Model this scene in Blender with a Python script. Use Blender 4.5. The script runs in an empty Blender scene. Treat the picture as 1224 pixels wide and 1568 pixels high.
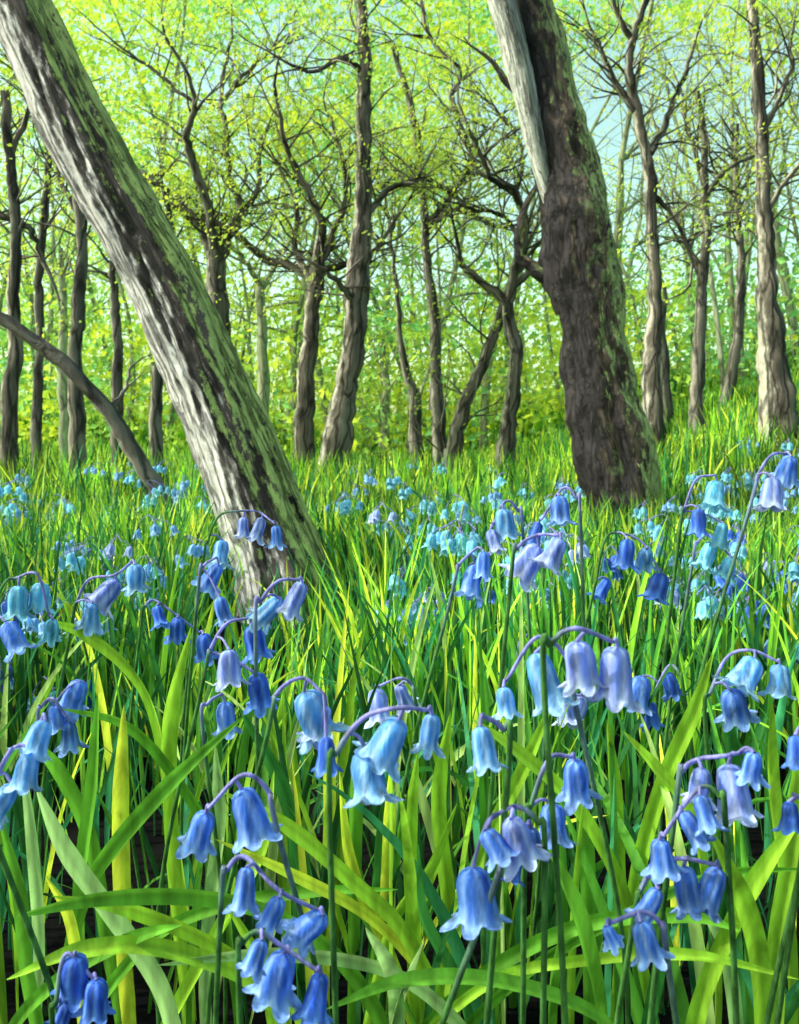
import bpy, math, random
import numpy as np
from mathutils import Vector, Matrix, noise
random.seed(7); rng=np.random.default_rng(7)
F=1357.0; CX=612.0; HY=680.0; H=0.6
scene=bpy.context.scene

# ---------------------------------------------------------------- helpers
def W(px,py,d):
    return Vector(((px-CX)/F*d, d, H-(py-HY)/F*d))
def sst(x):
    x=np.clip(x,0,1); return x*x*(3-2*x)
def ground(x,y):
    x=np.asarray(x,float); y=np.asarray(y,float)
    b=0.26*np.clip(x-1.3,0,9)*sst((y-4)/6)
    l=0.05*np.clip(-x-2,0,12)*sst((y-3)/6)
    f=0.035*np.clip(y-14,0,40)+0.05*np.clip(y-60,0,60)
    n=0.02*np.sin(x*1.7+y*0.6)+0.015*np.sin(y*2.1-x*0.9)
    return b+l+f+n
def gz(x,y): return float(ground(x,y))

def new_mat(name):
    m=bpy.data.materials.new(name); m.use_nodes=True
    nt=m.node_tree; nt.nodes.clear(); return m,nt
def N(nt,t,**k):
    n=nt.nodes.new(t)
    for a,b in k.items(): setattr(n,a,b)
    return n
def ramp(nt,stops):
    r=N(nt,'ShaderNodeValToRGB'); e=r.color_ramp.elements
    while len(e)<len(stops): e.new(0.5)
    for i,(p,c) in enumerate(stops):
        e[i].position=p; e[i].color=(*c,1) if len(c)==3 else c
    return r

def leaf_mat(name,trans=0.35,rough=0.5,nscale=60,var=0.35,spec=0.3,stretch=None,bump=0.25):
    m,nt=new_mat(name); L=nt.links.new
    at=N(nt,'ShaderNodeAttribute',attribute_name='Col')
    tc=N(nt,'ShaderNodeTexCoord'); mp=N(nt,'ShaderNodeMapping')
    if stretch: mp.inputs['Scale'].default_value=stretch
    L(tc.outputs['Object'],mp.inputs['Vector'])
    no=N(nt,'ShaderNodeTexNoise'); no.inputs['Scale'].default_value=nscale; no.inputs['Detail'].default_value=3
    L(mp.outputs[0],no.inputs['Vector'])
    mr=N(nt,'ShaderNodeMapRange'); mr.inputs[1].default_value=0.3; mr.inputs[2].default_value=0.7
    mr.inputs[3].default_value=1-var; mr.inputs[4].default_value=1+var
    L(no.outputs[0],mr.inputs[0])
    vm=N(nt,'ShaderNodeVectorMath',operation='SCALE'); L(at.outputs['Color'],vm.inputs[0]); L(mr.outputs[0],vm.inputs['Scale'])
    p=N(nt,'ShaderNodeBsdfPrincipled'); p.inputs['Roughness'].default_value=rough
    p.inputs['Specular IOR Level'].default_value=spec
    L(vm.outputs[0],p.inputs['Base Color'])
    t=N(nt,'ShaderNodeBsdfTranslucent'); L(vm.outputs[0],t.inputs['Color'])
    mx=N(nt,'ShaderNodeMixShader'); mx.inputs[0].default_value=trans
    L(p.outputs[0],mx.inputs[1]); L(t.outputs[0],mx.inputs[2])
    o=N(nt,'ShaderNodeOutputMaterial'); L(mx.outputs[0],o.inputs[0])
    if bump>0:
        bp=N(nt,'ShaderNodeBump'); bp.inputs['Strength'].default_value=bump; bp.inputs['Distance'].default_value=0.004
        L(no.outputs[0],bp.inputs['Height']); L(bp.outputs[0],p.inputs['Normal'])
    return m

def bark_mat(name,dark,light,left=None,right=None,lth=0.35,rth=0.25,scale=14,zs=0.2,bump=1.0,bd=0.02,patch=None,rk=3.2,rsoft=0.08,crack=0.45):
    m,nt=new_mat(name); L=nt.links.new
    at=N(nt,'ShaderNodeAttribute',attribute_name='bark')
    mp=N(nt,'ShaderNodeMapping'); mp.inputs['Scale'].default_value=(1,1,zs); L(at.outputs['Vector'],mp.inputs['Vector'])
    n1=N(nt,'ShaderNodeTexNoise'); n1.inputs['Scale'].default_value=scale; n1.inputs['Detail'].default_value=8; n1.inputs['Roughness'].default_value=0.65; n1.inputs['Distortion'].default_value=0.6
    L(mp.outputs[0],n1.inputs['Vector'])
    vo=N(nt,'ShaderNodeTexVoronoi',feature='DISTANCE_TO_EDGE'); vo.inputs['Scale'].default_value=scale*1.6
    mxv=N(nt,'ShaderNodeMixRGB'); mxv.inputs[0].default_value=0.12
    L(mp.outputs[0],mxv.inputs[1]); L(n1.outputs['Color'],mxv.inputs[2]); L(mxv.outputs[0],vo.inputs['Vector'])
    r=ramp(nt,[(0.36,dark),(0.52,tuple(0.5*(a+b) for a,b in zip(dark,light))),(0.68,light)])
    L(n1.outputs[0],r.inputs[0]); col=r.outputs[0]
    n2=N(nt,'ShaderNodeTexNoise'); n2.inputs['Scale'].default_value=scale*2.6; n2.inputs['Detail'].default_value=6; n2.inputs['Roughness'].default_value=0.8
    mp2=N(nt,'ShaderNodeMapping'); mp2.inputs['Scale'].default_value=(1,1,0.45); L(at.outputs['Vector'],mp2.inputs['Vector']); L(mp2.outputs[0],n2.inputs['Vector'])
    ge=N(nt,'ShaderNodeNewGeometry'); sx=N(nt,'ShaderNodeSeparateXYZ'); L(ge.outputs['Normal'],sx.inputs[0])
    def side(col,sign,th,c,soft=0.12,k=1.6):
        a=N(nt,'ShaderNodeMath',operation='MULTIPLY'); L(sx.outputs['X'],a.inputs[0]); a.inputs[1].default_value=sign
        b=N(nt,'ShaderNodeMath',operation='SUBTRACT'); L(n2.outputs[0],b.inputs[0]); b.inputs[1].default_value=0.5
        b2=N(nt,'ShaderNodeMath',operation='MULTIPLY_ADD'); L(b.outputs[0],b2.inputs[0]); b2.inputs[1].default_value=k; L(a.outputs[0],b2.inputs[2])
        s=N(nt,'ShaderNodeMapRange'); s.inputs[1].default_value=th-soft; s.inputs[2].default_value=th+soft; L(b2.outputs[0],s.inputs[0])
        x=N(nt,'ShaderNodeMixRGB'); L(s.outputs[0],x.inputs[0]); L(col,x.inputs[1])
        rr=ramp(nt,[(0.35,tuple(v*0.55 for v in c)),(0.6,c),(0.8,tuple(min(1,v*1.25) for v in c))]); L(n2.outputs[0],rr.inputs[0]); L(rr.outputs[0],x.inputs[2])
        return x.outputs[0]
    if patch:
        n3=N(nt,'ShaderNodeTexNoise'); n3.inputs['Scale'].default_value=9; n3.inputs['Detail'].default_value=6; L(at.outputs['Vector'],n3.inputs['Vector'])
        s=N(nt,'ShaderNodeMapRange'); s.inputs[1].default_value=0.55; s.inputs[2].default_value=0.62; L(n3.outputs[0],s.inputs[0])
        x=N(nt,'ShaderNodeMixRGB'); L(s.outputs[0],x.inputs[0]); L(col,x.inputs[1]); x.inputs[2].default_value=(*patch,1); col=x.outputs[0]
    if left: col=side(col,-1,lth,left,0.15,1.1)  # left tone: sunlit edge painted into the bark, shaded edge on the oak
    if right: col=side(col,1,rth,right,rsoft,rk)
    cr=N(nt,'ShaderNodeMapRange'); cr.inputs[1].default_value=0.0; cr.inputs[2].default_value=0.10; cr.inputs[3].default_value=crack; L(vo.outputs['Distance'],cr.inputs[0])
    vm=N(nt,'ShaderNodeVectorMath',operation='SCALE'); L(col,vm.inputs[0]); L(cr.outputs[0],vm.inputs['Scale'])
    p=N(nt,'ShaderNodeBsdfPrincipled'); p.inputs['Roughness'].default_value=0.75; p.inputs['Specular IOR Level'].default_value=0.25
    L(vm.outputs[0],p.inputs['Base Color'])
    ad=N(nt,'ShaderNodeMath',operation='MULTIPLY_ADD'); L(cr.outputs[0],ad.inputs[0]); ad.inputs[1].default_value=0.5; L(n1.outputs[0],ad.inputs[2])
    bp=N(nt,'ShaderNodeBump'); bp.inputs['Strength'].default_value=bump; bp.inputs['Distance'].default_value=bd
    L(ad.outputs[0],bp.inputs['Height']); L(bp.outputs[0],p.inputs['Normal'])
    o=N(nt,'ShaderNodeOutputMaterial'); L(p.outputs[0],o.inputs[0])
    return m

def mk(name,verts,quads,mat,cols=None,bark=None,smooth=True,parent=None):
    verts=np.asarray(verts,np.float32); quads=np.asarray(quads,np.int32)
    me=bpy.data.meshes.new(name)
    k=quads.shape[1]
    me.vertices.add(len(verts)); me.vertices.foreach_set('co',verts.ravel())
    me.loops.add(quads.size); me.loops.foreach_set('vertex_index',quads.ravel())
    me.polygons.add(len(quads)); me.polygons.foreach_set('loop_start',np.arange(0,quads.size,k,dtype=np.int32))
    me.update(calc_edges=True)
    if cols is not None:
        a=me.attributes.new('Col','FLOAT_COLOR','POINT')
        c=np.ones((len(verts),4),np.float32); c[:,:3]=cols; a.data.foreach_set('color',c.ravel())
    if bark is not None:
        a=me.attributes.new('bark','FLOAT_VECTOR','POINT'); a.data.foreach_set('vector',np.asarray(bark,np.float32).ravel())
    me.polygons.foreach_set('use_smooth',np.full(len(quads),smooth))
    me.validate()
    me.materials.append(mat)
    ob=bpy.data.objects.new(name,me); scene.collection.objects.link(ob)
    if parent: ob.parent=parent
    return ob
def empty(name):
    e=bpy.data.objects.new(name,None); e.empty_display_size=0.2; scene.collection.objects.link(e); return e

def catmull(P,R,n):
    P=[Vector(p) for p in P]; out=[];ro=[]
    P2=[P[0]*2-P[1]]+P+[P[-1]*2-P[-2]]
    for i in range(len(P)-1):
        p0,p1,p2,p3=P2[i:i+4]
        for j in range(n):
            t=j/n
            out.append(0.5*((2*p1)+(p2-p0)*t+(2*p0-5*p1+4*p2-p3)*t*t+(3*p1-p0-3*p2+p3)*t**3))
            ro.append(R[i]*(1-t)+R[i+1]*t)
    out.append(P[-1]); ro.append(R[-1]); return out,ro

class Geo:
    def __init__(s): s.v=[];s.q=[];s.b=[];s.c=[]
    def tube(s,P,R,segs,disp=None,col=None):
        i0=len(s.v); n=len(P); up=Vector((0.3,0.9,0.2)); ln=0
        off=random.uniform(0,5)
        for i in range(n):
            T=(P[min(i+1,n-1)]-P[max(i-1,0)])
            if T.length<1e-9: T=Vector((0,0,1))
            T.normalize()
            A=(up-T*up.dot(T)).normalized(); B=T.cross(A)
            if i: ln+=(P[i]-P[i-1]).length
            for k in range(segs):
                a=2*math.pi*k/segs; dv=A*math.cos(a)+B*math.sin(a)
                r=R[i]
                bv=(math.cos(a)*r,math.sin(a)*r,ln+off)
                if disp: r=r*(1+disp(bv,r))
                s.v.append(tuple(P[i]+dv*r)); s.b.append(bv)
                if col is not None: s.c.append(col(i/(n-1)) if callable(col) else col)
        for i in range(n-1):
            for k in range(segs):
                a=i0+i*segs+k; b=i0+i*segs+(k+1)%segs
                s.q.append((a,b,b+segs,a+segs))

# ---------------------------------------------------------------- world / light / camera
az_s=Vector((-0.95,-0.12,0.0)).normalized(); el=math.radians(42)
sv=Vector((az_s.x*math.cos(el),az_s.y*math.cos(el),math.sin(el)))
w=bpy.data.worlds.new("World"); scene.world=w; w.use_nodes=True
wn=w.node_tree
bg=wn.nodes['Background']; sk=wn.nodes.new('ShaderNodeTexSky'); sk.sky_type='NISHITA'; sk.sun_disc=False
sk.sun_elevation=el; sk.sun_rotation=math.atan2(sv.x,sv.y); sk.air_density=1.0; sk.dust_density=3.0; sk.ozone_density=0.6
tint=wn.nodes.new('ShaderNodeVectorMath'); tint.operation='MULTIPLY'; tint.inputs[1].default_value=(2.45,2.85,1.85)
wn.links.new(sk.outputs[0],tint.inputs[0]); wn.links.new(tint.outputs[0],bg.inputs[0]); bg.inputs[1].default_value=0.15
sl=bpy.data.lights.new('sun','SUN'); sl.energy=4.8; sl.angle=math.radians(1.2); sl.color=(1,0.96,0.88)
so=bpy.data.objects.new('sun',sl); so.rotation_euler=sv.to_track_quat('Z','Y').to_euler(); so.location=(-5,5,12); scene.collection.objects.link(so)
cd=bpy.data.cameras.new('camera'); cd.sensor_fit='VERTICAL'; cd.sensor_height=24; cd.lens=24*F/1568; cd.shift_y=-104/1568.0
cd.clip_start=0.02; cd.clip_end=1500
cd.dof.use_dof=True; cd.dof.focus_distance=0.9; cd.dof.aperture_fstop=12
co=bpy.data.objects.new('camera',cd); co.location=(0,0,H); co.rotation_euler=(math.radians(90),0,0); scene.collection.objects.link(co); scene.camera=co
scene.view_settings.view_transform='Standard'; scene.view_settings.look='None'; scene.view_settings.exposure=0

# ---------------------------------------------------------------- ground
def axis(lim,near,n):
    t=np.linspace(-1,1,n); return np.sign(t)*(near*np.abs(t)+ (lim-near)*np.abs(t)**4)
gx=axis(300,14,181); gy=axis(400,24,241)
X,Y=np.meshgrid(gx,gy); Z=ground(X,Y)
V=np.stack([X,Y,Z],-1).reshape(-1,3); nx=len(gx)
ii,jj=np.meshgrid(np.arange(len(gy)-1),np.arange(nx-1),indexing='ij'); a=(ii*nx+jj).ravel()
Q=np.stack([a,a+1,a+1+nx,a+nx],-1)
m,nt=new_mat('forest_floor'); L=nt.links.new
tc=N(nt,'ShaderNodeTexCoord'); n1=N(nt,'ShaderNodeTexNoise'); n1.inputs['Scale'].default_value=9; n1.inputs['Detail'].default_value=9
L(tc.outputs['Object'],n1.inputs['Vector'])
r=ramp(nt,[(0.4,(0.003,0.003,0.004)),(0.6,(0.006,0.006,0.006)),(0.75,(0.010,0.010,0.008))]); L(n1.outputs[0],r.inputs[0])
r2=ramp(nt,[(0.35,(0.03,0.09,0.015)),(0.6,(0.08,0.17,0.03))]); L(n1.outputs[0],r2.inputs[0])
sx=N(nt,'ShaderNodeSeparateXYZ'); L(tc.outputs['Object'],sx.inputs[0])
mr=N(nt,'ShaderNodeMapRange'); mr.inputs[1].default_value=5; mr.inputs[2].default_value=14; L(sx.outputs['Y'],mr.inputs[0])
mx=N(nt,'ShaderNodeMixRGB'); L(mr.outputs[0],mx.inputs[0]); L(r.outputs[0],mx.inputs[1]); L(r2.outputs[0],mx.inputs[2])
p=N(nt,'ShaderNodeBsdfPrincipled'); p.inputs['Roughness'].default_value=0.95; p.inputs['Specular IOR Level'].default_value=0.03; L(mx.outputs[0],p.inputs['Base Color'])
bp=N(nt,'ShaderNodeBump'); bp.inputs['Distance'].default_value=0.02; L(n1.outputs[0],bp.inputs['Height']); L(bp.outputs[0],p.inputs['Normal'])
o=N(nt,'ShaderNodeOutputMaterial'); L(p.outputs[0],o.inputs[0])
mk('ground',V,Q,m)

# ---------------------------------------------------------------- materials
M_grass=leaf_mat('grass_blade',0.40,0.6,90,0.40,0.14,(1,1,0.12),0.35)
M_leaf=leaf_mat('spring_leaf',0.50,0.6,3,0.25,0.12,bump=0)
M_bell=leaf_mat('bluebell_petal',0.35,0.55,190,0.5,0.2,(1,1,0.25),0.6)
B_left=bark_mat('leaning_bark',(0.016,0.012,0.016),(0.13,0.10,0.105),left=(0.78,0.74,0.80),right=(0.44,0.50,0.17),lth=0.26,rth=0.42,scale=16,zs=0.09,bd=0.035,rk=2.6)  # left: pale sunlit edge painted in; right: moss
B_right=bark_mat('oak_bark',(0.024,0.017,0.019),(0.21,0.145,0.12),left=(0.034,0.028,0.036),right=(0.42,0.48,0.18),lth=0.15,rth=0.46,scale=13,zs=0.28,bd=0.05,patch=(0.15,0.18,0.09),rk=3.2,crack=0.6)  # left: dark strip is shade put into the bark colour
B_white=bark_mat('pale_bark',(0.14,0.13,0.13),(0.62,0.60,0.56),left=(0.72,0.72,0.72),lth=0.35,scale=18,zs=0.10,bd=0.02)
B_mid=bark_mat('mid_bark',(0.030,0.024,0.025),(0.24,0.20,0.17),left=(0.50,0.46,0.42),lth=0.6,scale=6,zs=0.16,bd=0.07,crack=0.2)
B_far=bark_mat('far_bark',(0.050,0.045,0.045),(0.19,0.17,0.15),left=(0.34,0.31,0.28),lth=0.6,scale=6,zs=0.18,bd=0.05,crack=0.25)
B_green=bark_mat('hazy_mossy_bark',(0.20,0.22,0.15),(0.40,0.42,0.28),right=(0.38,0.48,0.24),rth=0.5,scale=5,zs=0.25,bd=0.04)  # pale base has distance haze put into the bark colour

# ---------------------------------------------------------------- leaves helper
LIME=[(0.60,0.68,0.06),(0.44,0.60,0.07),(0.34,0.54,0.10),(0.56,0.66,0.20),(0.14,0.38,0.10)]
def leaves(name,P,size,cols,mat,parent=None,face=0.6):
    n=len(P); P=np.asarray(P,float)
    nr=rng.normal(size=(n,3)); nr/=np.linalg.norm(nr,axis=1)[:,None]
    nr=nr*(1-face)+np.array(sv)[None]*face; nr/=np.linalg.norm(nr,axis=1)[:,None]
    t=rng.normal(size=(n,3)); t-=nr*np.sum(t*nr,1)[:,None]; t/=np.linalg.norm(t,axis=1)[:,None]
    b=np.cross(nr,t); s=np.asarray(size)[:,None]
    fold=nr*s*0.12
    v=np.stack([P-t*s*0.5, P+b*s*0.33+fold-t*s*0.05, P+t*s*0.5, P-b*s*0.33+fold-t*s*0.05],1).reshape(-1,3)
    q=np.arange(4*n).reshape(n,4)
    return mk(name,v,q,mat,cols=np.repeat(cols,4,axis=0),smooth=False,parent=parent)

# ---------------------------------------------------------------- trees
def rv(s=1): return Vector((random.gauss(0,s),random.gauss(0,s),random.gauss(0,s)))
def twig(G,p,d,r,Lg,depth,tips,unit,up=0.06,wig=0.28):
    n=max(4,int(Lg/(unit*16))); st=Lg/n; P=[p.copy()];R=[r]; d=d.normalized(); q=p.copy(); bias=rv(0.10)
    for i in range(n):
        d=(d+rv(wig*0.6)+bias+Vector((0,0,up))); d.y*=0.8; d.normalize(); q=q+d*st; P.append(q.copy()); R.append(r*(1-0.82*(i+1)/n))
        if depth>0 and i>0 and random.random()<0.62:
            dd=(d+rv(0.75)).normalized()
            twig(G,q,dd,R[-1]*0.7,Lg*random.uniform(0.35,0.65),depth-1,tips,unit,up,wig)
        if depth==0 or i>n*0.5: tips.append(q.copy())
    G.tube(P,R,4 if r<unit*2.2 else 6)
def tree(name,d,trunk,limbs=(),mat=None,ntw=20,ymax=430,segs=10,tl=90,leafn=1.6,tr=2.0,detail=4,disp=None,ext=True,rs=1.0):
    e=empty(name); G=Geo(); tips=[]; unit=d/F
    P=[W(x,y,d) for x,y,_ in trunk]; R=[r*unit*rs for *_,r in trunk]
    b=P[-1]; g=gz(b.x,b.y)
    if b.z>g-0.05:
        dirv=(P[-1]-P[-2]); sl=dirv.x/max(0.01,-dirv.z); dz=b.z-(g-0.1)
        P.append(Vector((b.x+0.5*max(-0.4,min(0.4,sl))*dz,b.y,g-0.1))); R.append(R[-1]*1.25)
    if ext:
        t=(P[0]-P[1]).normalized()
        if P[0].z>H+d*0.47: P.insert(0,P[0]+t*d*0.18); R.insert(0,R[0]*0.7)
    P,R=catmull(P,R,detail)
    ph=random.uniform(0,9)
    if disp is None:
        disp=lambda bv,r:0.24*noise.noise(Vector((bv[0]/unit/14,bv[1]/unit/14,bv[2]/unit/38+ph)))+0.14*noise.noise(Vector((bv[0]/unit/5,bv[1]/unit/5,bv[2]/unit/16)))
        P=[p+Vector((noise.noise(Vector((p.z/unit/50,ph,0))),noise.noise(Vector((ph,p.z/unit/60,3))),0))*unit*3.5+Vector((noise.noise(Vector((p.z/unit/14,ph,7))),0,0))*unit*2.5 for p in P]
    G.tube(P,R,segs,disp)
    src=[(P[i],(P[i-1]-P[i]).normalized(),R[i],1) for i in range(1,len(P)) if P[i].z>H+(HY-ymax)*unit]
    for lb in limbs:
        dv=random.uniform(-1,1)*0.5
        LP=[W(x,y,d+dv*unit*60*k) for k,(x,y,_) in enumerate(lb)]
        LR=[r*unit for *_,r in lb]
        LP,LR=catmull(LP,LR,5)
        LP=[p+rv(unit*1.3) if k else p for k,p in enumerate(LP)]
        G.tube(LP,LR,8,lambda bv,r:0.2*noise.noise(Vector((bv[0]/unit/10,bv[1]/unit/10,bv[2]/unit/25))))
        src+=[(LP[i],(LP[i]-LP[i-1]).normalized(),LR[i],0) for i in range(2,len(LP)) for _ in range(3)]
        twig(G,LP[-1],(LP[-1]-LP[-2]),LR[-1],tl*unit*1.2,2,tips,unit)
    for _ in range(ntw):
        if not src: break
        p,t,r,istr=random.choice(src)
        s=random.choice((-1,1)); side=Vector((s*random.uniform(.5,1),random.uniform(-.7,.7),random.uniform(0,.7)))
        dd=(t*0.4+side).normalized()
        twig(G,p,dd,min(r*0.6,tr*unit),tl*unit*random.uniform(0.7,1.7),2,tips,unit)
    mk('trunk_and_branches',G.v,G.q,mat,bark=G.b,parent=e)
    if tips and leafn>0:
        T=np.array([tuple(p) for p in tips]); k=int(len(T)*leafn); idx=rng.integers(0,len(T),k)
        LPp=T[idx]+rng.normal(size=(k,3))*unit*9
        c=np.array(LIME)[rng.integers(0,4,k)]*rng.uniform(0.75,1.15,(k,1))
        leaves('leaves',LPp,rng.uniform(4,10,k)*unit,c,M_leaf,parent=e)
    return e

def disp_left(bv,r):
    v=Vector((bv[0]*14,bv[1]*14,bv[2]*2.2))
    return 0.12*noise.noise(v)+0.09*noise.noise(v*2.7)+0.04*noise.noise(Vector((bv[0]*90,bv[1]*90,bv[2]*22)))
def disp_right(bv,r):
    v=Vector((bv[0]*8,bv[1]*8,bv[2]*3)); c=noise.noise(Vector((bv[0]*26,bv[1]*26,bv[2]*9)))
    return 0.24*noise.noise(v)+0.10*c+0.04*abs(noise.noise(Vector((bv[0]*60,bv[1]*60,bv[2]*20))))
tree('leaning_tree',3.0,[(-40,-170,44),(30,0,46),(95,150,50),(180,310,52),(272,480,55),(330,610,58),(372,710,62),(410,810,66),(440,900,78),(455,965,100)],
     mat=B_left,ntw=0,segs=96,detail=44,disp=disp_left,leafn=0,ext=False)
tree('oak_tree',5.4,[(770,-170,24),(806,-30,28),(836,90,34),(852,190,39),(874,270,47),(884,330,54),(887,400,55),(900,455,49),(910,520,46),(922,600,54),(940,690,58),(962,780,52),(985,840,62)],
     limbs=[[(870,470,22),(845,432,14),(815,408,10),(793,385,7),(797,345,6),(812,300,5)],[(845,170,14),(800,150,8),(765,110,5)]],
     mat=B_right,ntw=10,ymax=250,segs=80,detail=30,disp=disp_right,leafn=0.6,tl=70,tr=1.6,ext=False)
e=bpy.data.objects['oak_tree']; G=Geo(); u=5.3/F
P,R=catmull([W(725,-150,5.25),W(768,0,5.27),W(797,110,5.3),W(818,210,5.32),W(840,300,5.36),W(865,380,5.42)],[20*u,21*u,20*u,16*u,11*u,6*u],24)
G.tube(P,R,40,disp_left); mk('pale_stem',G.v,G.q,B_white,bark=G.b,parent=e)

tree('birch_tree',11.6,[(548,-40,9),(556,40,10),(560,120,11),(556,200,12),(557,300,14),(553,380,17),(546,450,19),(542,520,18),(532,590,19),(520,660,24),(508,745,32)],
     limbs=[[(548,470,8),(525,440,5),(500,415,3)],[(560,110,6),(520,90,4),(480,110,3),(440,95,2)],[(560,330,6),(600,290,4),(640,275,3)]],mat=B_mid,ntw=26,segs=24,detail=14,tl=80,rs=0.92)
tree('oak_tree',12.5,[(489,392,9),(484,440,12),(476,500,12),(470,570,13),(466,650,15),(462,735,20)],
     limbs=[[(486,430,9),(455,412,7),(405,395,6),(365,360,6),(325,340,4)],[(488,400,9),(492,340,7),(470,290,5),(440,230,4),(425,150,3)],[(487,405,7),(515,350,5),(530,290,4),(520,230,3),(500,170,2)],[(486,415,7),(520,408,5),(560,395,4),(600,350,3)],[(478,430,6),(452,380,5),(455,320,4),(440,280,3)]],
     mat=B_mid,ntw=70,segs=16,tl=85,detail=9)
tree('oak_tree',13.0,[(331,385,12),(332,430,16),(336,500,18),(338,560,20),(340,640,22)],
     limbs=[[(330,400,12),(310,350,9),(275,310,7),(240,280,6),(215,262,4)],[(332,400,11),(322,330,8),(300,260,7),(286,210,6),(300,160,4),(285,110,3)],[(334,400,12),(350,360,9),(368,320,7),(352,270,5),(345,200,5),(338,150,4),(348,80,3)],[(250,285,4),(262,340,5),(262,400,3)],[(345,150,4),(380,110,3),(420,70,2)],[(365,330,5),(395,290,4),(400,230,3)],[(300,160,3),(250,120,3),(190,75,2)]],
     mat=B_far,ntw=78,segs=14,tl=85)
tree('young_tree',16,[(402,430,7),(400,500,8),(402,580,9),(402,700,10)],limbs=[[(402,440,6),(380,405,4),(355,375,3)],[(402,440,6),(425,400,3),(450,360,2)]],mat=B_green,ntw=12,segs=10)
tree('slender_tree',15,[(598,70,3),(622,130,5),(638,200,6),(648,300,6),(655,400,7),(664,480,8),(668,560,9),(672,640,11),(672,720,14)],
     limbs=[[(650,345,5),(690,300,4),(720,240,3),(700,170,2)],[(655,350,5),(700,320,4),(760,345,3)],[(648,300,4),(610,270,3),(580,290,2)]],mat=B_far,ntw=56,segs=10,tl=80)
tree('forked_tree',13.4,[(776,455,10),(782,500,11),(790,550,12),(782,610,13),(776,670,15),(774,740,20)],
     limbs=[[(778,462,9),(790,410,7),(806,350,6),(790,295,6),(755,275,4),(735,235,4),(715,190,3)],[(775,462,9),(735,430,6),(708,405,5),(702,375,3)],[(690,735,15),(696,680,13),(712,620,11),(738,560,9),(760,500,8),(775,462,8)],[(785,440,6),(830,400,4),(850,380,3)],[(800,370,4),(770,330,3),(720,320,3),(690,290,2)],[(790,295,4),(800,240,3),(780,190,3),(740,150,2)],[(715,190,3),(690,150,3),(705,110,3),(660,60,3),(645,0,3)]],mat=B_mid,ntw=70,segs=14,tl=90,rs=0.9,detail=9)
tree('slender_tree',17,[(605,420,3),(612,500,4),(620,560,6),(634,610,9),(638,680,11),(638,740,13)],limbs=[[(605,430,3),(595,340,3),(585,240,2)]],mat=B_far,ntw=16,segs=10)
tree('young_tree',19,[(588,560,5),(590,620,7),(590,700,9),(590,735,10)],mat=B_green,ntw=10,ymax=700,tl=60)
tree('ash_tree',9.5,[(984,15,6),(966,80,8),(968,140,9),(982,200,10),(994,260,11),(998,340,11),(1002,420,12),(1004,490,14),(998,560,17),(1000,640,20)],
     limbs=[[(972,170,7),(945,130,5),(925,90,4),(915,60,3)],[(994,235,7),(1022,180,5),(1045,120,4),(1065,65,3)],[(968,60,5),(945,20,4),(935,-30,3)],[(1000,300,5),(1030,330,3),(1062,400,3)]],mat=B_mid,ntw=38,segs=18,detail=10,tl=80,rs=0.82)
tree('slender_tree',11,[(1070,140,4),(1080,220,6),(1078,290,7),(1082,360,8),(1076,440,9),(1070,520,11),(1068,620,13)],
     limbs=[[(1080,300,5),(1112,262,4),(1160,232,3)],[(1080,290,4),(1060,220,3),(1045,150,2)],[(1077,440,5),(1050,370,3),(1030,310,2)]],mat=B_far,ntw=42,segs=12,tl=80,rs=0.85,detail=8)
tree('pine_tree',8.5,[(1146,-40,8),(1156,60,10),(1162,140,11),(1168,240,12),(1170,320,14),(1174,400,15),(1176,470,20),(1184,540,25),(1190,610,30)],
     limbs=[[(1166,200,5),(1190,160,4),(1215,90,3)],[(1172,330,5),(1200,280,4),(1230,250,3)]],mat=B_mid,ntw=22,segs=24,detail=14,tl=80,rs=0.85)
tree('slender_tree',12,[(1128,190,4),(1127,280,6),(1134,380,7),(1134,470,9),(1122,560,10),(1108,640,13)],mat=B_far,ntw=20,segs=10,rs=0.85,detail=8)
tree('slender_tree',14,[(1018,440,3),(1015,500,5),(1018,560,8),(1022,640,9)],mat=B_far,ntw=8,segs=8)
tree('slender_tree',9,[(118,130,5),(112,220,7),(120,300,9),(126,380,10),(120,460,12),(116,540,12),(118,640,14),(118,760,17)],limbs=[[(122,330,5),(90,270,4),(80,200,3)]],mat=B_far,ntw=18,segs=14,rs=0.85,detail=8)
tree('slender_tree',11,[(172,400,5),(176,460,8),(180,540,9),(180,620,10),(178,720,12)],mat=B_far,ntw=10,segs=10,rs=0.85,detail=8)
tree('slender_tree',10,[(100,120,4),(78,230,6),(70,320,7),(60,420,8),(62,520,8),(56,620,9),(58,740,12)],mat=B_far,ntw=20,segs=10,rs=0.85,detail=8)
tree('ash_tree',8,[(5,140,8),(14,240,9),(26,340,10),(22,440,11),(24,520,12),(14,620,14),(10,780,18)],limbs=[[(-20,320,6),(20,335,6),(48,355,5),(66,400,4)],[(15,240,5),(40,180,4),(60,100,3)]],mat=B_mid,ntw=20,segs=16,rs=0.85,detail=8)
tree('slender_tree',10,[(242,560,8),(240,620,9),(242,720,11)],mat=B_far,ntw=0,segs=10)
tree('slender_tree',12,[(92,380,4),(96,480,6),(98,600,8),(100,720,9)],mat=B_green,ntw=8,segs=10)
tree('bent_tree',5.2,[(-60,470,9),(0,486,10),(50,520,11),(110,568,12),(165,630,13),(205,690,14),(240,750,15),(272,815,19)],limbs=[[(165,630,7),(190,600,3),(200,560,2)]],mat=B_far,ntw=4,ymax=800,segs=20,detail=12,leafn=0,ext=False,tl=40,rs=0.9)

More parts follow.
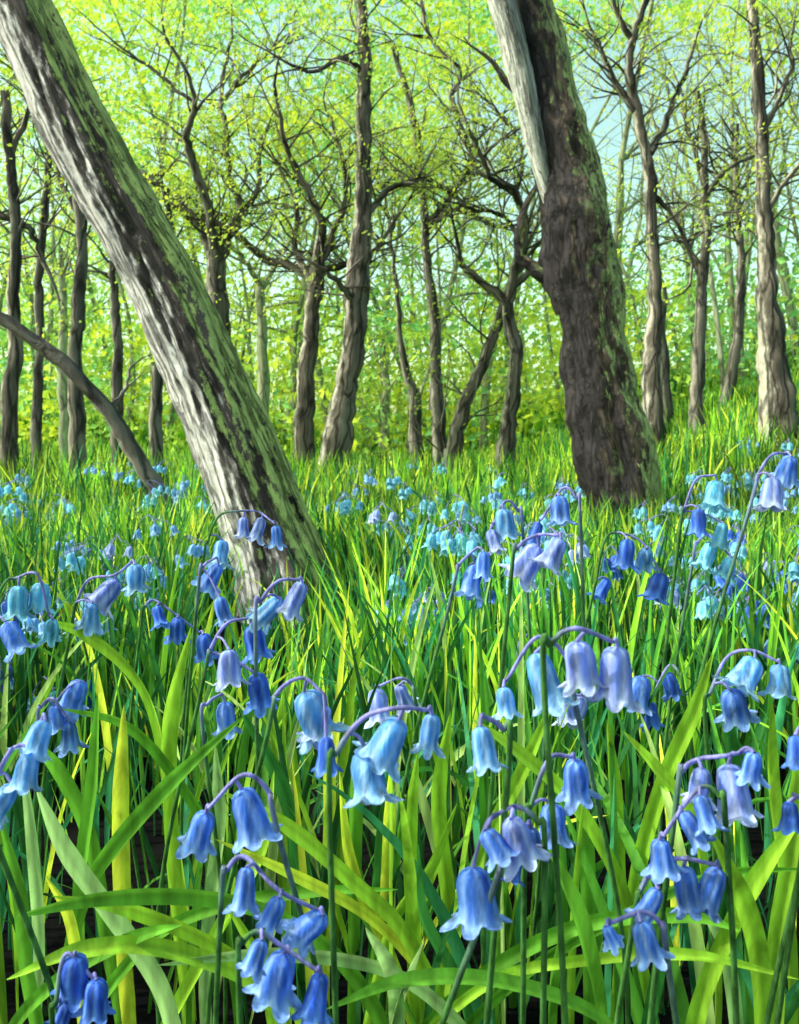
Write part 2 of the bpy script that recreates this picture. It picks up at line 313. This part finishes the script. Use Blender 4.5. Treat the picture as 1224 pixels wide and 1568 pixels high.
G=Geo(); tips=[]
for i in range(110):
    d=random.uniform(17,36); x=random.uniform(-0.62,0.62)*d; g=gz(x,d); h=random.uniform(5,13); r=random.uniform(0.045,0.12)
    P=[Vector((x,d,g-0.1))]; cur=P[0].copy(); dr=Vector((random.gauss(0,.1),random.gauss(0,.1),1))
    for k in range(10):
        dr=(dr+rv(0.08)); dr.normalize(); cur=cur+dr*h/10; P.append(cur.copy())
    R=[r*(1-0.8*k/10) for k in range(11)]; P,R=catmull(P,R,2); G.tube(P,R,7)
    for k in range(6):
        j=random.randrange(8,len(P)); twig(G,P[j],Vector((random.choice((-1,1)),random.uniform(-.5,.5),random.uniform(0.2,1))),R[j]*0.6,random.uniform(1.5,3),1,tips,0.02)
mk('distant_trees',G.v,G.q,B_green,bark=G.b)

# ---------------------------------------------------------------- woodland canopy (foliage mass)
def canopy():
    nc=4900
    d=rng.uniform(18,40,nc); u=rng.uniform(-0.64,0.64,nc)
    v=rng.uniform(0,1,nc)**0.95*0.66-0.02
    keep=np.ones(nc)
    for (px,py,sx_,sy_,s) in [(800,270,65,120,1.1),(745,240,55,70,.9),(1110,330,130,150,1.15),(1000,170,75,120,1.0),(900,120,50,60,.6),(310,110,55,45,1.0),(500,400,95,40,.95),(20,150,55,110,1.0),(410,170,70,80,.4),(1210,260,50,150,.9),(190,160,30,80,.6),(490,70,70,70,.6),(390,440,30,50,.7)]:
        gu=(px-CX)/F; gv=(HY-py)/F
        keep-=s*np.exp(-0.5*(((u-gu)*F/sx_)**2+((v-gv)*F/sy_)**2))
    X=u*d; Z=H+v*d
    nz=np.array([noise.noise(Vector((X[i]*0.28,d[i]*0.28,Z[i]*0.28))) for i in range(nc)])
    dens=np.clip(keep,0,1)*np.where(v<0.12,0.55,np.clip(0.66+nz*1.7+(v>0.33)*0.2,0.02,1))
    ok=rng.uniform(0,1,nc)<dens
    X,Z,d,v,u=X[ok],Z[ok],d[ok],v[ok],u[ok]; n=len(X)
    cnt=rng.integers(25,60,n); idx=np.repeat(np.arange(n),cnt); k=len(idx)
    rad=rng.uniform(0.35,1.0,n)[idx]*(0.5+d[idx]/40)
    P=np.stack([X[idx],d[idx],Z[idx]],-1)+rng.normal(size=(k,3))*rad[:,None]*np.array([1,1,0.55])
    g=ground(P[:,0],P[:,1]); P[:,2]=np.maximum(P[:,2],g+0.1)
    hue=np.array([noise.noise(Vector((X[i]*0.16+5,d[i]*0.16,Z[i]*0.16))) for i in range(n)])
    A=np.array([(0.74,0.80,0.06),(0.60,0.77,0.09),(0.45,0.71,0.16),(0.24,0.60,0.26)])
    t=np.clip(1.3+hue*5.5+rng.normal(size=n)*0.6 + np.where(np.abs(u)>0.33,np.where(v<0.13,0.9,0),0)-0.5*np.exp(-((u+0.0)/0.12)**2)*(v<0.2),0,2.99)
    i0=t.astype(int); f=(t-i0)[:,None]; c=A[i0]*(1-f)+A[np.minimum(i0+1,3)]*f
    hz=np.clip((d-18)/22,0,1)[:,None]*0.35; c=c*(1-hz)+np.array([0.70,0.86,0.30])*hz  # distance haze painted into the leaf colour
    c=c[idx]*rng.uniform(0.85,1.12,(k,1))
    sz=rng.uniform(0.10,0.26,k)*(0.45+d[idx]/38)
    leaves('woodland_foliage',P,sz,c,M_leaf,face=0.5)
    print('canopy',k)
canopy()
k=34000; d=rng.uniform(17,45,k); u=rng.uniform(-.66,.66,k); X=u*d; g=ground(X,d)
nz=np.array([noise.noise(Vector((X[i]*0.3,d[i]*0.3,0))) for i in range(k)])
hgt=rng.uniform(0,1,k)**1.3*(1.3+d*0.085)*(1+nz*1.1)
P=np.stack([X,d,g+hgt],-1)
A=np.array([(0.76,0.82,0.07),(0.54,0.75,0.12),(0.24,0.55,0.20)])
t=np.clip(0.6+nz*2.5+rng.normal(size=k)*0.35+np.where(np.abs(u)>0.32,0.8,0),0,1.99); i0=t.astype(int); f=(t-i0)[:,None]
c=(A[i0]*(1-f)+A[np.minimum(i0+1,2)]*f)*rng.uniform(0.75,1.12,(k,1))
leaves('undergrowth_foliage',P,rng.uniform(0.10,0.28,k),c,M_leaf,face=0.5)

# ---------------------------------------------------------------- grass
GC=np.array([(0.24,0.48,0.035),(0.08,0.26,0.03),(0.022,0.11,0.028),(0.60,0.70,0.06),(0.04,0.23,0.10),(0.36,0.52,0.16)])
def blades(base,az,Ln,lean,bend,wd,col,segs,tw,crease=0.0):
    n=len(base); t=np.linspace(0,1,segs+1)
    th=lean[:,None]+bend[:,None]*t[None]**1.6
    ds=(Ln/segs)[:,None]
    hs=np.concatenate([np.zeros((n,1)),np.cumsum(np.sin(th[:,:-1])*ds,1)],1); vs=np.concatenate([np.zeros((n,1)),np.cumsum(np.cos(th[:,:-1])*ds,1)],1)
    dh=np.stack([np.cos(az),np.sin(az),np.zeros(n)],-1); up=np.array([0,0,1.])
    C=base[:,None]+dh[:,None]*hs[...,None]+up*vs[...,None]
    T=dh[:,None]*np.sin(th)[...,None]+up*np.cos(th)[...,None]
    s=np.stack([-np.sin(az),np.cos(az),np.zeros(n)],-1)[:,None]+0*T
    nn=np.cross(s,T); ct=np.cos(tw)[:,None,None]; stt=np.sin(tw)[:,None,None]
    wv=s*ct+nn*stt; nv=np.cross(wv,T)
    prof=(np.minimum(1,0.55+1.6*t)*(1-t**3.0)**0.9+0.02)[None,:,None]*wd[:,None,None]*0.5
    if crease>0:
        V=np.stack([C-wv*prof,C+nv*prof*crease,C+wv*prof],2); w_=3
    else:
        V=np.stack([C-wv*prof,C+wv*prof],2); w_=2
    V=V.reshape(-1,3); per=(segs+1)*w_
    q=[]
    for i in range(segs):
        for j in range(w_-1):
            a=i*w_+j; q.append((a,a+1,a+1+w_,a+w_))
    q=np.array(q); Q=(np.arange(n)[:,None,None]*per+q[None]).reshape(-1,4)
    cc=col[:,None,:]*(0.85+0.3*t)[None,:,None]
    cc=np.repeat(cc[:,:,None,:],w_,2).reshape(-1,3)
    return V,Q,cc
def field(n,d0,d1,L0,L1,w0,w1,segs,pw=1.0,crease=0.0,pc=(.3,.28,.14,.08,.12,.08),leans=0.22,bends=0.9,clump=0):
    d=d0+(d1-d0)*rng.uniform(0,1,n)**pw
    x=rng.uniform(-1,1,n)*(0.55*d+0.3)
    if clump:
        cc_=rng.integers(0,max(1,n//clump),n); cx=x[cc_]; cy=d[cc_]
        x=cx+rng.normal(size=n)*0.03*(1+cy*0.3); d=np.maximum(d0,cy+rng.normal(size=n)*0.03*(1+cy*0.3))
    Ln=rng.uniform(L0,L1,n); uu=x/d
    tr_=((uu>-0.24)&(uu<-0.04)&(d<2.95)&(d>1.2)); Ln=np.where(tr_,Ln*0.62,Ln)
    B=np.stack([x,d,ground(x,d)-0.01],-1); az=rng.uniform(0,2*np.pi,n)
    lean=np.abs(rng.normal(0,leans,n)); bend=np.minimum(np.abs(rng.normal(0,bends,n)),2.4)
    wd=rng.uniform(w0,w1,n); tw=rng.uniform(-1.4,1.4,n)
    nz=np.array([noise.noise(Vector((b[0]*1.3,b[1]*0.8,0))) for b in B])
    c=GC[rng.choice(6,n,p=pc)]*rng.uniform(0.75,1.2,(n,1))
    c=c*(1+nz[:,None]*1.1)
    return blades(B,az,Ln,lean,bend,wd,c,segs,tw,crease)
def gmerge(name,lst):
    o_=0;VV=[];QQ=[];CC=[]
    for V,Q,c in lst:
        VV.append(V);QQ.append(Q+o_);CC.append(c);o_+=len(V)
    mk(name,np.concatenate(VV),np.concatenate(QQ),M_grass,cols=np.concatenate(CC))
gmerge('grass',[
 field(400,0.70,1.6,0.26,0.46,0.007,0.014,12,1.0,0.45,pc=(.22,.30,.26,.08,.10,.04),bends=0.7,leans=0.16,clump=6),
 field(900,0.85,1.9,0.12,0.32,0.004,0.010,8,0.9,0.4,pc=(.03,.20,.58,.01,.17,.01),bends=0.8,leans=0.2),
 field(2500,1.5,3.2,0.26,0.48,0.006,0.014,9,1.1,0.4,pc=(.18,.26,.28,.10,.14,.04),bends=0.55,leans=0.18,clump=8),
 field(14000,3.0,8.0,0.16,0.40,0.008,0.018,5,1.2,pc=(.26,.22,.22,.13,.11,.06),bends=0.5,leans=0.18,clump=8),
 field(7000,5.5,17.0,0.32,0.62,0.010,0.022,6,1.2,pc=(.26,.24,.18,.18,.09,.05),bends=0.45,leans=0.16,clump=26),
 field(32000,7.5,22.0,0.14,0.36,0.015,0.035,4,1.2,pc=(.34,.22,.12,.18,.07,.07),bends=0.6),
 field(20000,20.0,60.0,0.3,0.8,0.05,0.12,3,1.2,pc=(.36,.22,.08,.18,.08,.08),bends=0.5)])

# arching bluebell leaves in front
G=Geo()
def ribbon(pts,d,wpx,col,tilt=0.5,dd=0.0):
    n=len(pts); P=[W(x,y,d+dd*k/(n-1)) for k,(x,y) in enumerate(pts)]
    b=P[-1]; g=gz(b.x,b.y)
    if b.z>g+0.03:
        T=(P[-1]-P[-2]).normalized(); h=b.z-g
        P.append(b+Vector((T.x*0.35*h,0.02,-h*0.5))); P.append(Vector((P[-1].x+T.x*0.1*h,b.y+0.04,g-0.01)))
    C,_=catmull(P,[1]*len(P),9); m_=len(C); unit=d/F
    Nn=(Vector((0,-1,0.25))+rv(tilt*0.6)).normalized(); i0=len(G.v)
    for i,c in enumerate(C):
        t=i/(m_-1); T=(C[min(i+1,m_-1)]-C[max(0,i-1)]).normalized()
        wv=T.cross(Nn).normalized(); nv=wv.cross(T)
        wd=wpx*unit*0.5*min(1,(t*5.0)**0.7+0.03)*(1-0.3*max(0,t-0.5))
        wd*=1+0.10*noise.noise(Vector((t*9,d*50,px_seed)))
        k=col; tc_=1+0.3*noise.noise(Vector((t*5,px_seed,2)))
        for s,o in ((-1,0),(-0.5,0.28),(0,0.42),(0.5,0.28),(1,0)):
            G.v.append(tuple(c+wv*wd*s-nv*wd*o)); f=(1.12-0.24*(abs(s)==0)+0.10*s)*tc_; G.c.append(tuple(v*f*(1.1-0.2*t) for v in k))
    for i in range(m_-1):
        for j in range(4):
            a=i0+i*5+j; G.q.append((a,a+1,a+6,a+5))
gm=(0.11,0.32,0.03); gl=(0.28,0.52,0.04); gy_=(0.60,0.70,0.06); gd=(0.035,0.17,0.035); gp=(0.32,0.52,0.20)
px_seed=0.0
for a in [
 ([(20,1405),(150,1378),(300,1375),(420,1402),(520,1470),(590,1575)],.50,26,gm),
 ([(80,1372),(200,1395),(330,1450),(440,1530),(470,1590)],.52,24,gl),
 ([(340,1212),(440,1265),(540,1350),(620,1430),(690,1575)],.55,22,gl),
 ([(330,1285),(450,1340),(560,1400),(640,1480),(700,1590)],.58,16,gy_),
 ([(75,950),(130,972),(195,1025),(235,1100),(262,1250)],.75,20,gl),
 ([(722,1100),(800,1155),(880,1230),(940,1330),(970,1420)],.60,20,gl),
 ([(1135,1425),(1050,1402),(900,1415),(760,1480),(650,1580)],.54,22,gm),
 ([(1240,1230),(1150,1360),(1085,1500),(1060,1590)],.52,26,gl),
 ([(1085,1265),(1140,1380),(1165,1480),(1172,1590)],.50,30,gl),
 ([(835,1285),(885,1390),(915,1500),(925,1590)],.50,34,gm),
 ([(955,1120),(1010,1180),(1062,1255),(1090,1400)],.66,18,gl),
 ([(1092,1000),(1062,1090),(1015,1200),(980,1320),(960,1450)],.7,22,gl),
 ([(610,1362),(480,1365),(350,1385),(230,1440),(120,1580)],.6,18,gm),
 ([(365,1080),(430,1200),(465,1330),(480,1450)],.62,24,gd),
 ([(55,1205),(100,1300),(160,1385),(240,1500),(270,1590)],.56,26,gp),
 ([(280,1415),(200,1438),(90,1500),(10,1590)],.48,20,gm),
 ([(375,1095),(270,1190),(180,1290),(130,1370),(100,1500)],.58,22,gm),
 ([(598,1178),(596,1280),(590,1400)],.66,18,gy_),
 ([(293,960),(262,1100),(262,1250),(275,1420)],.72,22,gl),
 ([(95,1085),(190,1110),(260,1180),(330,1300),(350,1450)],.7,18,gm),
 ([(846,1075),(800,1180),(745,1290),(700,1420)],.66,20,gl),
 ([(1182,1070),(1186,1200),(1205,1370)],.62,26,gl),
 ([(240,1478),(420,1462),(600,1490),(720,1590)],.5,20,gp),
 ([(1225,1500),(1060,1462),(900,1470),(760,1500),(640,1600)],.52,16,gl),
 ([(30,1130),(50,1300),(60,1450),(55,1570)],.6,18,gp),
 ([(190,1080),(185,1250),(190,1450)],.68,24,gy_),
 ([(540,1230),(600,1190),(680,1180),(740,1230),(760,1350)],.75,14,gd),
 ([(330,1140),(335,1260),(320,1400)],.7,22,gp),
 ([(690,1090),(672,1230),(690,1400)],.72,22,gl),
 ([(500,1060),(505,1230),(498,1400)],.74,18,gy_),
 ([(770,1150),(775,1300),(765,1450)],.68,18,gm),
 ([(930,1100),(945,1230),(950,1400)],.74,18,gl),
 ([(1224,1120),(1215,1290),(1190,1450),(1185,1590)],.55,28,gl),
 ([(0,1250),(30,1370),(40,1480),(60,1590)],.5,22,gm),
 ([(560,1420),(600,1490),(610,1590)],.5,24,gp),
 ([(650,1440),(625,1500),(600,1590)],.5,18,gp),
 ([(70,1340),(110,1420),(130,1590)],.55,18,gy_),
 ([(1020,1400),(1010,1480),(990,1590)],.5,20,gd),
 ([(860,1420),(850,1500),(845,1590)],.55,20,gm),
 ([(340,1370),(400,1480),(420,1590)],.55,20,gl),
 ([(10,1500),(120,1455),(240,1450),(380,1500),(440,1590)],.47,24,gl),
 ([(1240,1330),(1100,1340),(960,1400),(820,1480),(700,1590)],.56,18,gm),
 ([(500,1545),(620,1500),(760,1500),(900,1545),(960,1610)],.47,24,gm),
 ([(1000,1300),(1060,1360),(1110,1450),(1130,1590)],.53,22,gp),
 ([(420,1180),(400,1300),(330,1430),(250,1580)],.6,20,gl),
 ([(640,1290),(650,1400),(700,1500),(730,1600)],.57,22,gd),
 ([(150,1060),(140,1200),(120,1380),(130,1590)],.66,22,gm),
 ([(440,1190),(455,1350),(470,1590)],.68,20,gd),
 ([(880,1180),(900,1330),(905,1590)],.66,24,gm),
 ([(1110,1060),(1125,1200),(1110,1400)],.72,20,gd),
 ([(550,1120),(545,1280),(540,1590)],.72,22,gm),
 ([(640,1150),(628,1300),(640,1590)],.7,20,gl),
 ([(585,1225),(575,1380),(560,1590)],.74,16,gd),
 ([(625,1210),(600,1350),(575,1470),(570,1590)],.7,16,gm),
 ([(700,1230),(660,1330),(600,1420),(560,1590)],.66,18,gl),
 ([(520,1180),(540,1330),(600,1470),(640,1590)],.68,18,gy_),
 ([(30,1120),(90,1180),(140,1290),(165,1450)],.7,20,gm),
 ]:
    px_seed+=1.37
    ribbon(a[0],a[1]+0.05,a[2]*1.1,a[3],dd=0.06)
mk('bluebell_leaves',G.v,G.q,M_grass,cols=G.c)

# ---------------------------------------------------------------- bluebells
def bell_arrays(segs,rings):
    prof=[(0,.05,0),(.04,.13,-.02),(.12,.20,-.08),(.3,.24,-.26),(.5,.25,-.46),(.68,.265,-.66),(.80,.29,-.80),(.9,.35,-.90),(.96,.42,-.94),(1.0,.47,-.91)]
    ts=np.linspace(0,1,rings); pr=np.array(prof)
    rr=np.interp(ts,pr[:,0],pr[:,1]); zz=np.interp(ts,pr[:,0],pr[:,2]); V=[];C=[]
    for i,t in enumerate(ts):
        for k in range(segs):
            a=2*math.pi*k/segs; l=abs(math.cos(3*a)); l2=l**0.6
            edge=max(0,(t-0.58)/0.42)
            r=rr[i]*(1+0.14*(l-0.5)*min(1,t*4)) ; z=zz[i]
            rg=0.245+0.03*edge; zg=-0.62-0.08*edge
            r=r*(1-edge*(1-l2))+rg*edge*(1-l2); z=z*(1-edge*(1-l2)*0.9)+zg*edge*(1-l2)*0.9
            V.append((r*math.cos(a),r*math.sin(a),z))
            C.append((l,t,edge))
    Q=[]
    for i in range(rings-1):
        for k in range(segs):
            a=i*segs+k; b=i*segs+(k+1)%segs; Q.append((a,b,b+segs,a+segs))
    return np.array(V),np.array(C),np.array(Q)
BH=bell_arrays(42,16); BL=bell_arrays(12,6)
PAL={'blue':((0.05,0.17,0.72),(0.32,0.50,0.95)),'lilac':((0.16,0.24,0.76),(0.56,0.64,0.96)),'turq':((0.10,0.44,0.78),(0.38,0.74,0.93)),'deep':((0.03,0.10,0.62),(0.15,0.33,0.90)),'sky':((0.09,0.32,0.80),(0.44,0.66,0.96))}
def bell_cols(C,pal):
    a,b=np.array(PAL[pal][0]),np.array(PAL[pal][1])
    f=np.clip(0.75*(1-C[:,0])+0.65*C[:,2],0,1)[:,None]
    return a*(1-f)+b*f
def add_bell(G,B,pos,size,pal,tilt=None,open_=1.0):
    V,C,Q=B
    if tilt is None: tilt=(random.gauss(0,.2),random.gauss(0,.25))
    V=V.copy()
    sd=random.uniform(0,50)
    wob=np.array([noise.noise(Vector((x*2.2+sd,y*2.2,z*2.0))) for x,y,z in V]) if len(V)>200 else 0*V[:,0]
    V[:,:2]*=(1+0.28*wob*(0.3+C[:,1]))[:,None]; V[:,2]*=(1+0.10*wob*C[:,2])
    M=Matrix.Rotation(tilt[0],3,'X')@Matrix.Rotation(tilt[1],3,'Y')@Matrix.Rotation(random.uniform(0,6.28),3,'Z')
    M=np.array(M); S=np.array([size*open_,size*open_,size])
    v=(V*S)@M.T+np.array(tuple(pos)); i0=len(G.v)
    G.v+= [tuple(x) for x in v]; c=bell_cols(C,pal)*random.uniform(0.82,1.12); G.c+=[tuple(x) for x in np.clip(c,0,0.95)]
    G.q+= [tuple(int(y)+i0 for y in x) for x in Q]
STEM_T=(0.28,0.27,0.66); STEM_G=(0.08,0.22,0.06)
def mkstem(th):
    def f_(t):
        f=max(0,min(1,(t-th)/0.2)); return tuple(a*(1-f)+b*f for a,b in zip(STEM_G,STEM_T))
    return f_
BHGT=0.030
def cluster(bells,side,pal,baseoff=0):
    """bells: (bearing x, bearing y, height) ; side -1: stem rises on the left, +1 on the right"""
    G=Geo(); hs=sum(b[2] for b in bells)/len(bells); d=BHGT*F/hs
    my=sum(b[1] for b in bells)/len(bells)
    if my>1130: d=min(d,random.uniform(0.45,0.52))
    unit=d/F
    bs=sorted(bells,key=lambda b:b[0]*(-side))
    tops=[(b[0],b[1]-b[2]*0.45,b[2]) for b in bs]
    h0=bs[0][2]; x0=bs[0][0]+side*h0*0.62
    hy0=min(t[1] for t in tops[:2])-12
    path=[W(x0,tops[0][1]+h0*0.7,d),W(x0-side*h0*0.14,tops[0][1]+h0*0.05,d)]
    for k,(x,y,h) in enumerate(tops):
        if k>0 and abs(x-tops[k-1][0])<h*0.35: continue
        yy=y-h0*0.2 if k else min(y-h0*0.24,hy0+10)
        if k==len(tops)-1 and k>0: yy=y-h0*0.08
        path.append(W(x+side*4,yy,d+random.uniform(-.008,.008)))
    gx_=path[0].x+side*random.uniform(-0.02,.06)
    g=gz(gx_,d+.02)
    base=[Vector((gx_,d+.09,g-.01)),Vector((gx_-side*random.uniform(-0.015,0.015),d+.05,(path[0].z+g)*0.5))]
    P,R=catmull(base+path,[0.0022,0.0019]+[0.0016-0.0007*k/len(path) for k in range(len(path))],8)
    G.tube(P,R,8,col=mkstem(random.choice((0.30,0.42,0.6))))
    for k,(x,y,h) in enumerate(tops):
        ty=W(x+random.uniform(-2,2),y,d+random.uniform(-.014,.014)); sz=h*unit*0.97
        q=min(P[20:],key=lambda p:(p-ty).length)
        mid=(q+ty)*0.5+Vector((0,0,0.003)); pp,rr_=catmull([q,mid,ty],[0.0011,0.0009,0.0012],4); G.tube(pp,rr_,6,col=STEM_T)
        add_bell(G,BH,ty,sz,pal if random.random()<0.65 else random.choice(['blue','lilac','sky','deep']),tilt=(random.gauss(0,.22),random.gauss(-side*0.12,.28)),open_=random.uniform(0.85,1.2))
    mk('bluebell',G.v,G.q,M_bell,cols=G.c)
cl=[
 ([(725,1372,96),(744,1296,54),(785,1290,80)],1,'blue'),
 ([(845,1260,66),(880,1200,80)],-1,'blue'),
 ([(885,1020,84),(945,1035,100)],-1,'lilac'),
 ([(893,1092,54),(860,1088,40)],-1,'lilac'),
 ([(818,1045,100),(770,1075,50)],1,'sky'),
 ([(560,1188,90),(612,1140,84),(660,1125,68)],-1,'sky'),([(735,1145,72)],1,'sky'),
 ([(466,1100,90),(500,1110,66),(500,1155,58)],-1,'blue'),
 ([(350,1022,60),(385,985,60),(392,1060,62)],-1,'deep'),([(345,1100,56)],-1,'blue'),
 ([(316,1275,68),(368,1250,92)],1,'blue'),
 ([(380,1358,66),(430,1400,54),(494,1430,66)],-1,'blue'),
 ([(400,1465,56),(435,1498,86),(490,1525,76)],-1,'blue'),
 ([(115,1498,78),(146,1528,62),(105,1552,40)],-1,'deep'),
 ([(20,1232,64),(45,1180,62),(70,1130,58)],-1,'sky'),([(105,1128,50),(122,1070,60),(85,1100,44)],-1,'blue'),
 ([(1075,1205,62),(1115,1212,94),(1156,1177,54)],-1,'lilac'),
 ([(1045,1272,64),(1074,1245,60),(1012,1312,58)],1,'blue'),
 ([(1048,1362,78),(1100,1365,80),(1010,1390,62)],-1,'blue'),([(980,1442,66),(930,1436,38)],1,'blue'),
 ([(1118,1085,62),(1155,1036,62),(1195,1042,54)],-1,'sky'),([(1218,1150,52)],1,'lilac'),
 ([(340,848,46),(372,808,36),(400,812,42),(424,822,38)],-1,'lilac'),([(335,888,50),(336,935,46)],-1,'blue'),
 ([(430,945,62),(462,920,62)],-1,'lilac'),
 ([(10,980,60),(30,922,56),(62,915,50),(80,968,42)],-1,'turq'),
 ([(140,945,48),(180,915,56),(205,885,46)],-1,'sky'),
 ([(240,945,38),(270,965,42),(310,992,46)],-1,'deep'),
 ([(826,868,70),(860,850,56)],-1,'lilac'),([(858,782,50),(825,820,44)],1,'blue'),([(770,802,50),(750,830,42)],1,'sky'),([(730,892,60),(740,865,46)],-1,'sky'),
 ([(960,848,50),(990,858,38),(932,905,40),(1014,900,50)],-1,'deep'),
 ([(1070,800,46),(1098,760,52),(1110,820,42)],-1,'turq'),([(1090,852,48),(1122,872,38)],-1,'turq'),([(1185,756,56),(1212,720,46)],-1,'turq'),
 ([(985,1062,60),(1020,1050,44),(995,1095,44)],1,'deep'),
 ([(575,1080,56),(610,1070,46)],1,'turq'),([(790,1330,44),(812,1290,50)],-1,'blue'),
 ([(1210,1250,50)],1,'blue'),
]
for c in cl: cluster(*c)

def raceme(pal,nb,bs):
    G=Geo(); h=0.36; s=random.choice((-1,1))
    P,R=catmull([Vector((0,0,-.12)),Vector((0.004*s,0,h*0.5)),Vector((0.01*s,0,h*0.85)),Vector((0.035*s,0,h)),Vector((0.07*s,0,h*0.97))],[.0026,.0022,.0018,.0014,.001],4)
    G.tube(P,R,5,col=mkstem(0.65))
    for k in range(nb):
        q=P[len(P)-1-int(k*len(P)*0.45/nb)]; a=random.uniform(0,6.28)
        tp=q+Vector((0.018*math.cos(a)*bs/0.03+0.01*s,0.018*math.sin(a)*bs/0.03,-0.012-0.012*k*0.3))
        G.tube([q,(q+tp)/2+Vector((0,0,.004)),tp],[.001]*3,4,col=STEM_T)
        add_bell(G,BL,tp,bs*random.uniform(.8,1.2),pal,open_=1.2)
    return np.array(G.v),np.array(G.q),np.array(G.c)
temps=[raceme(p_,n_,b_) for p_,n_,b_ in [('turq',5,.032),('turq',4,.034),('sky',5,.032),('turq',3,.036),('turq',4,.034),('turq',2,.034),('sky',4,.030),('lilac',3,.03),('deep',5,.03)]]
def patch(n,fn):
    VV=[];QQ=[];CC=[];o_=0
    for i in range(n):
        x,y,sc=fn(); V,Q,C=random.choice(temps if y<3.0 else temps[:7]); a=random.uniform(0,6.28); ca,sa=math.cos(a),math.sin(a)
        hsc=random.uniform(0.55,1.2)
        if y>4: hsc=random.uniform(0.6,1.3)
        zz=V[:,2]; top=0.36
        v2=np.stack([(V[:,0]*ca-V[:,1]*sa)*sc,(V[:,0]*sa+V[:,1]*ca)*sc,(zz-top)*sc+top],-1)
        v2[:,2]=v2[:,2]+0.36*(hsc-1)
        v2[:,2]=np.maximum(v2[:,2],-0.03)
        v2+=np.array([x,y,gz(x,y)]); VV.append(v2); QQ.append(Q+o_); CC.append(np.clip(C*random.uniform(.85,1.15),0,.95)); o_+=len(V)
    return np.concatenate(VV),np.concatenate(QQ),np.concatenate(CC)
def f_all():
    while True:
        d=1.25*(6.5/1.25)**(random.random()); u=random.uniform(-.58,.58)
        if random.random()<0.12: d=random.uniform(5,11)
        x=u*d
        if d<3.1 and -0.25<u<-0.03: continue
        if d<5.3 and 0.19<u<0.31 and random.random()<0.6: continue
        nzv=noise.noise(Vector((x*1.7,d*1.2,7)))
        pr=0.05+nzv*2.6+(0.25 if u>0.3 else 0)+(0.15 if -0.1<u<0.2 else 0)
        if random.random()<pr: return x,d,1.0+min(0.8,0.20*max(0,d-2))
V,Q,C=patch(330,f_all)
mk('bluebell_field',V,Q,M_bell,cols=C)
print('done')
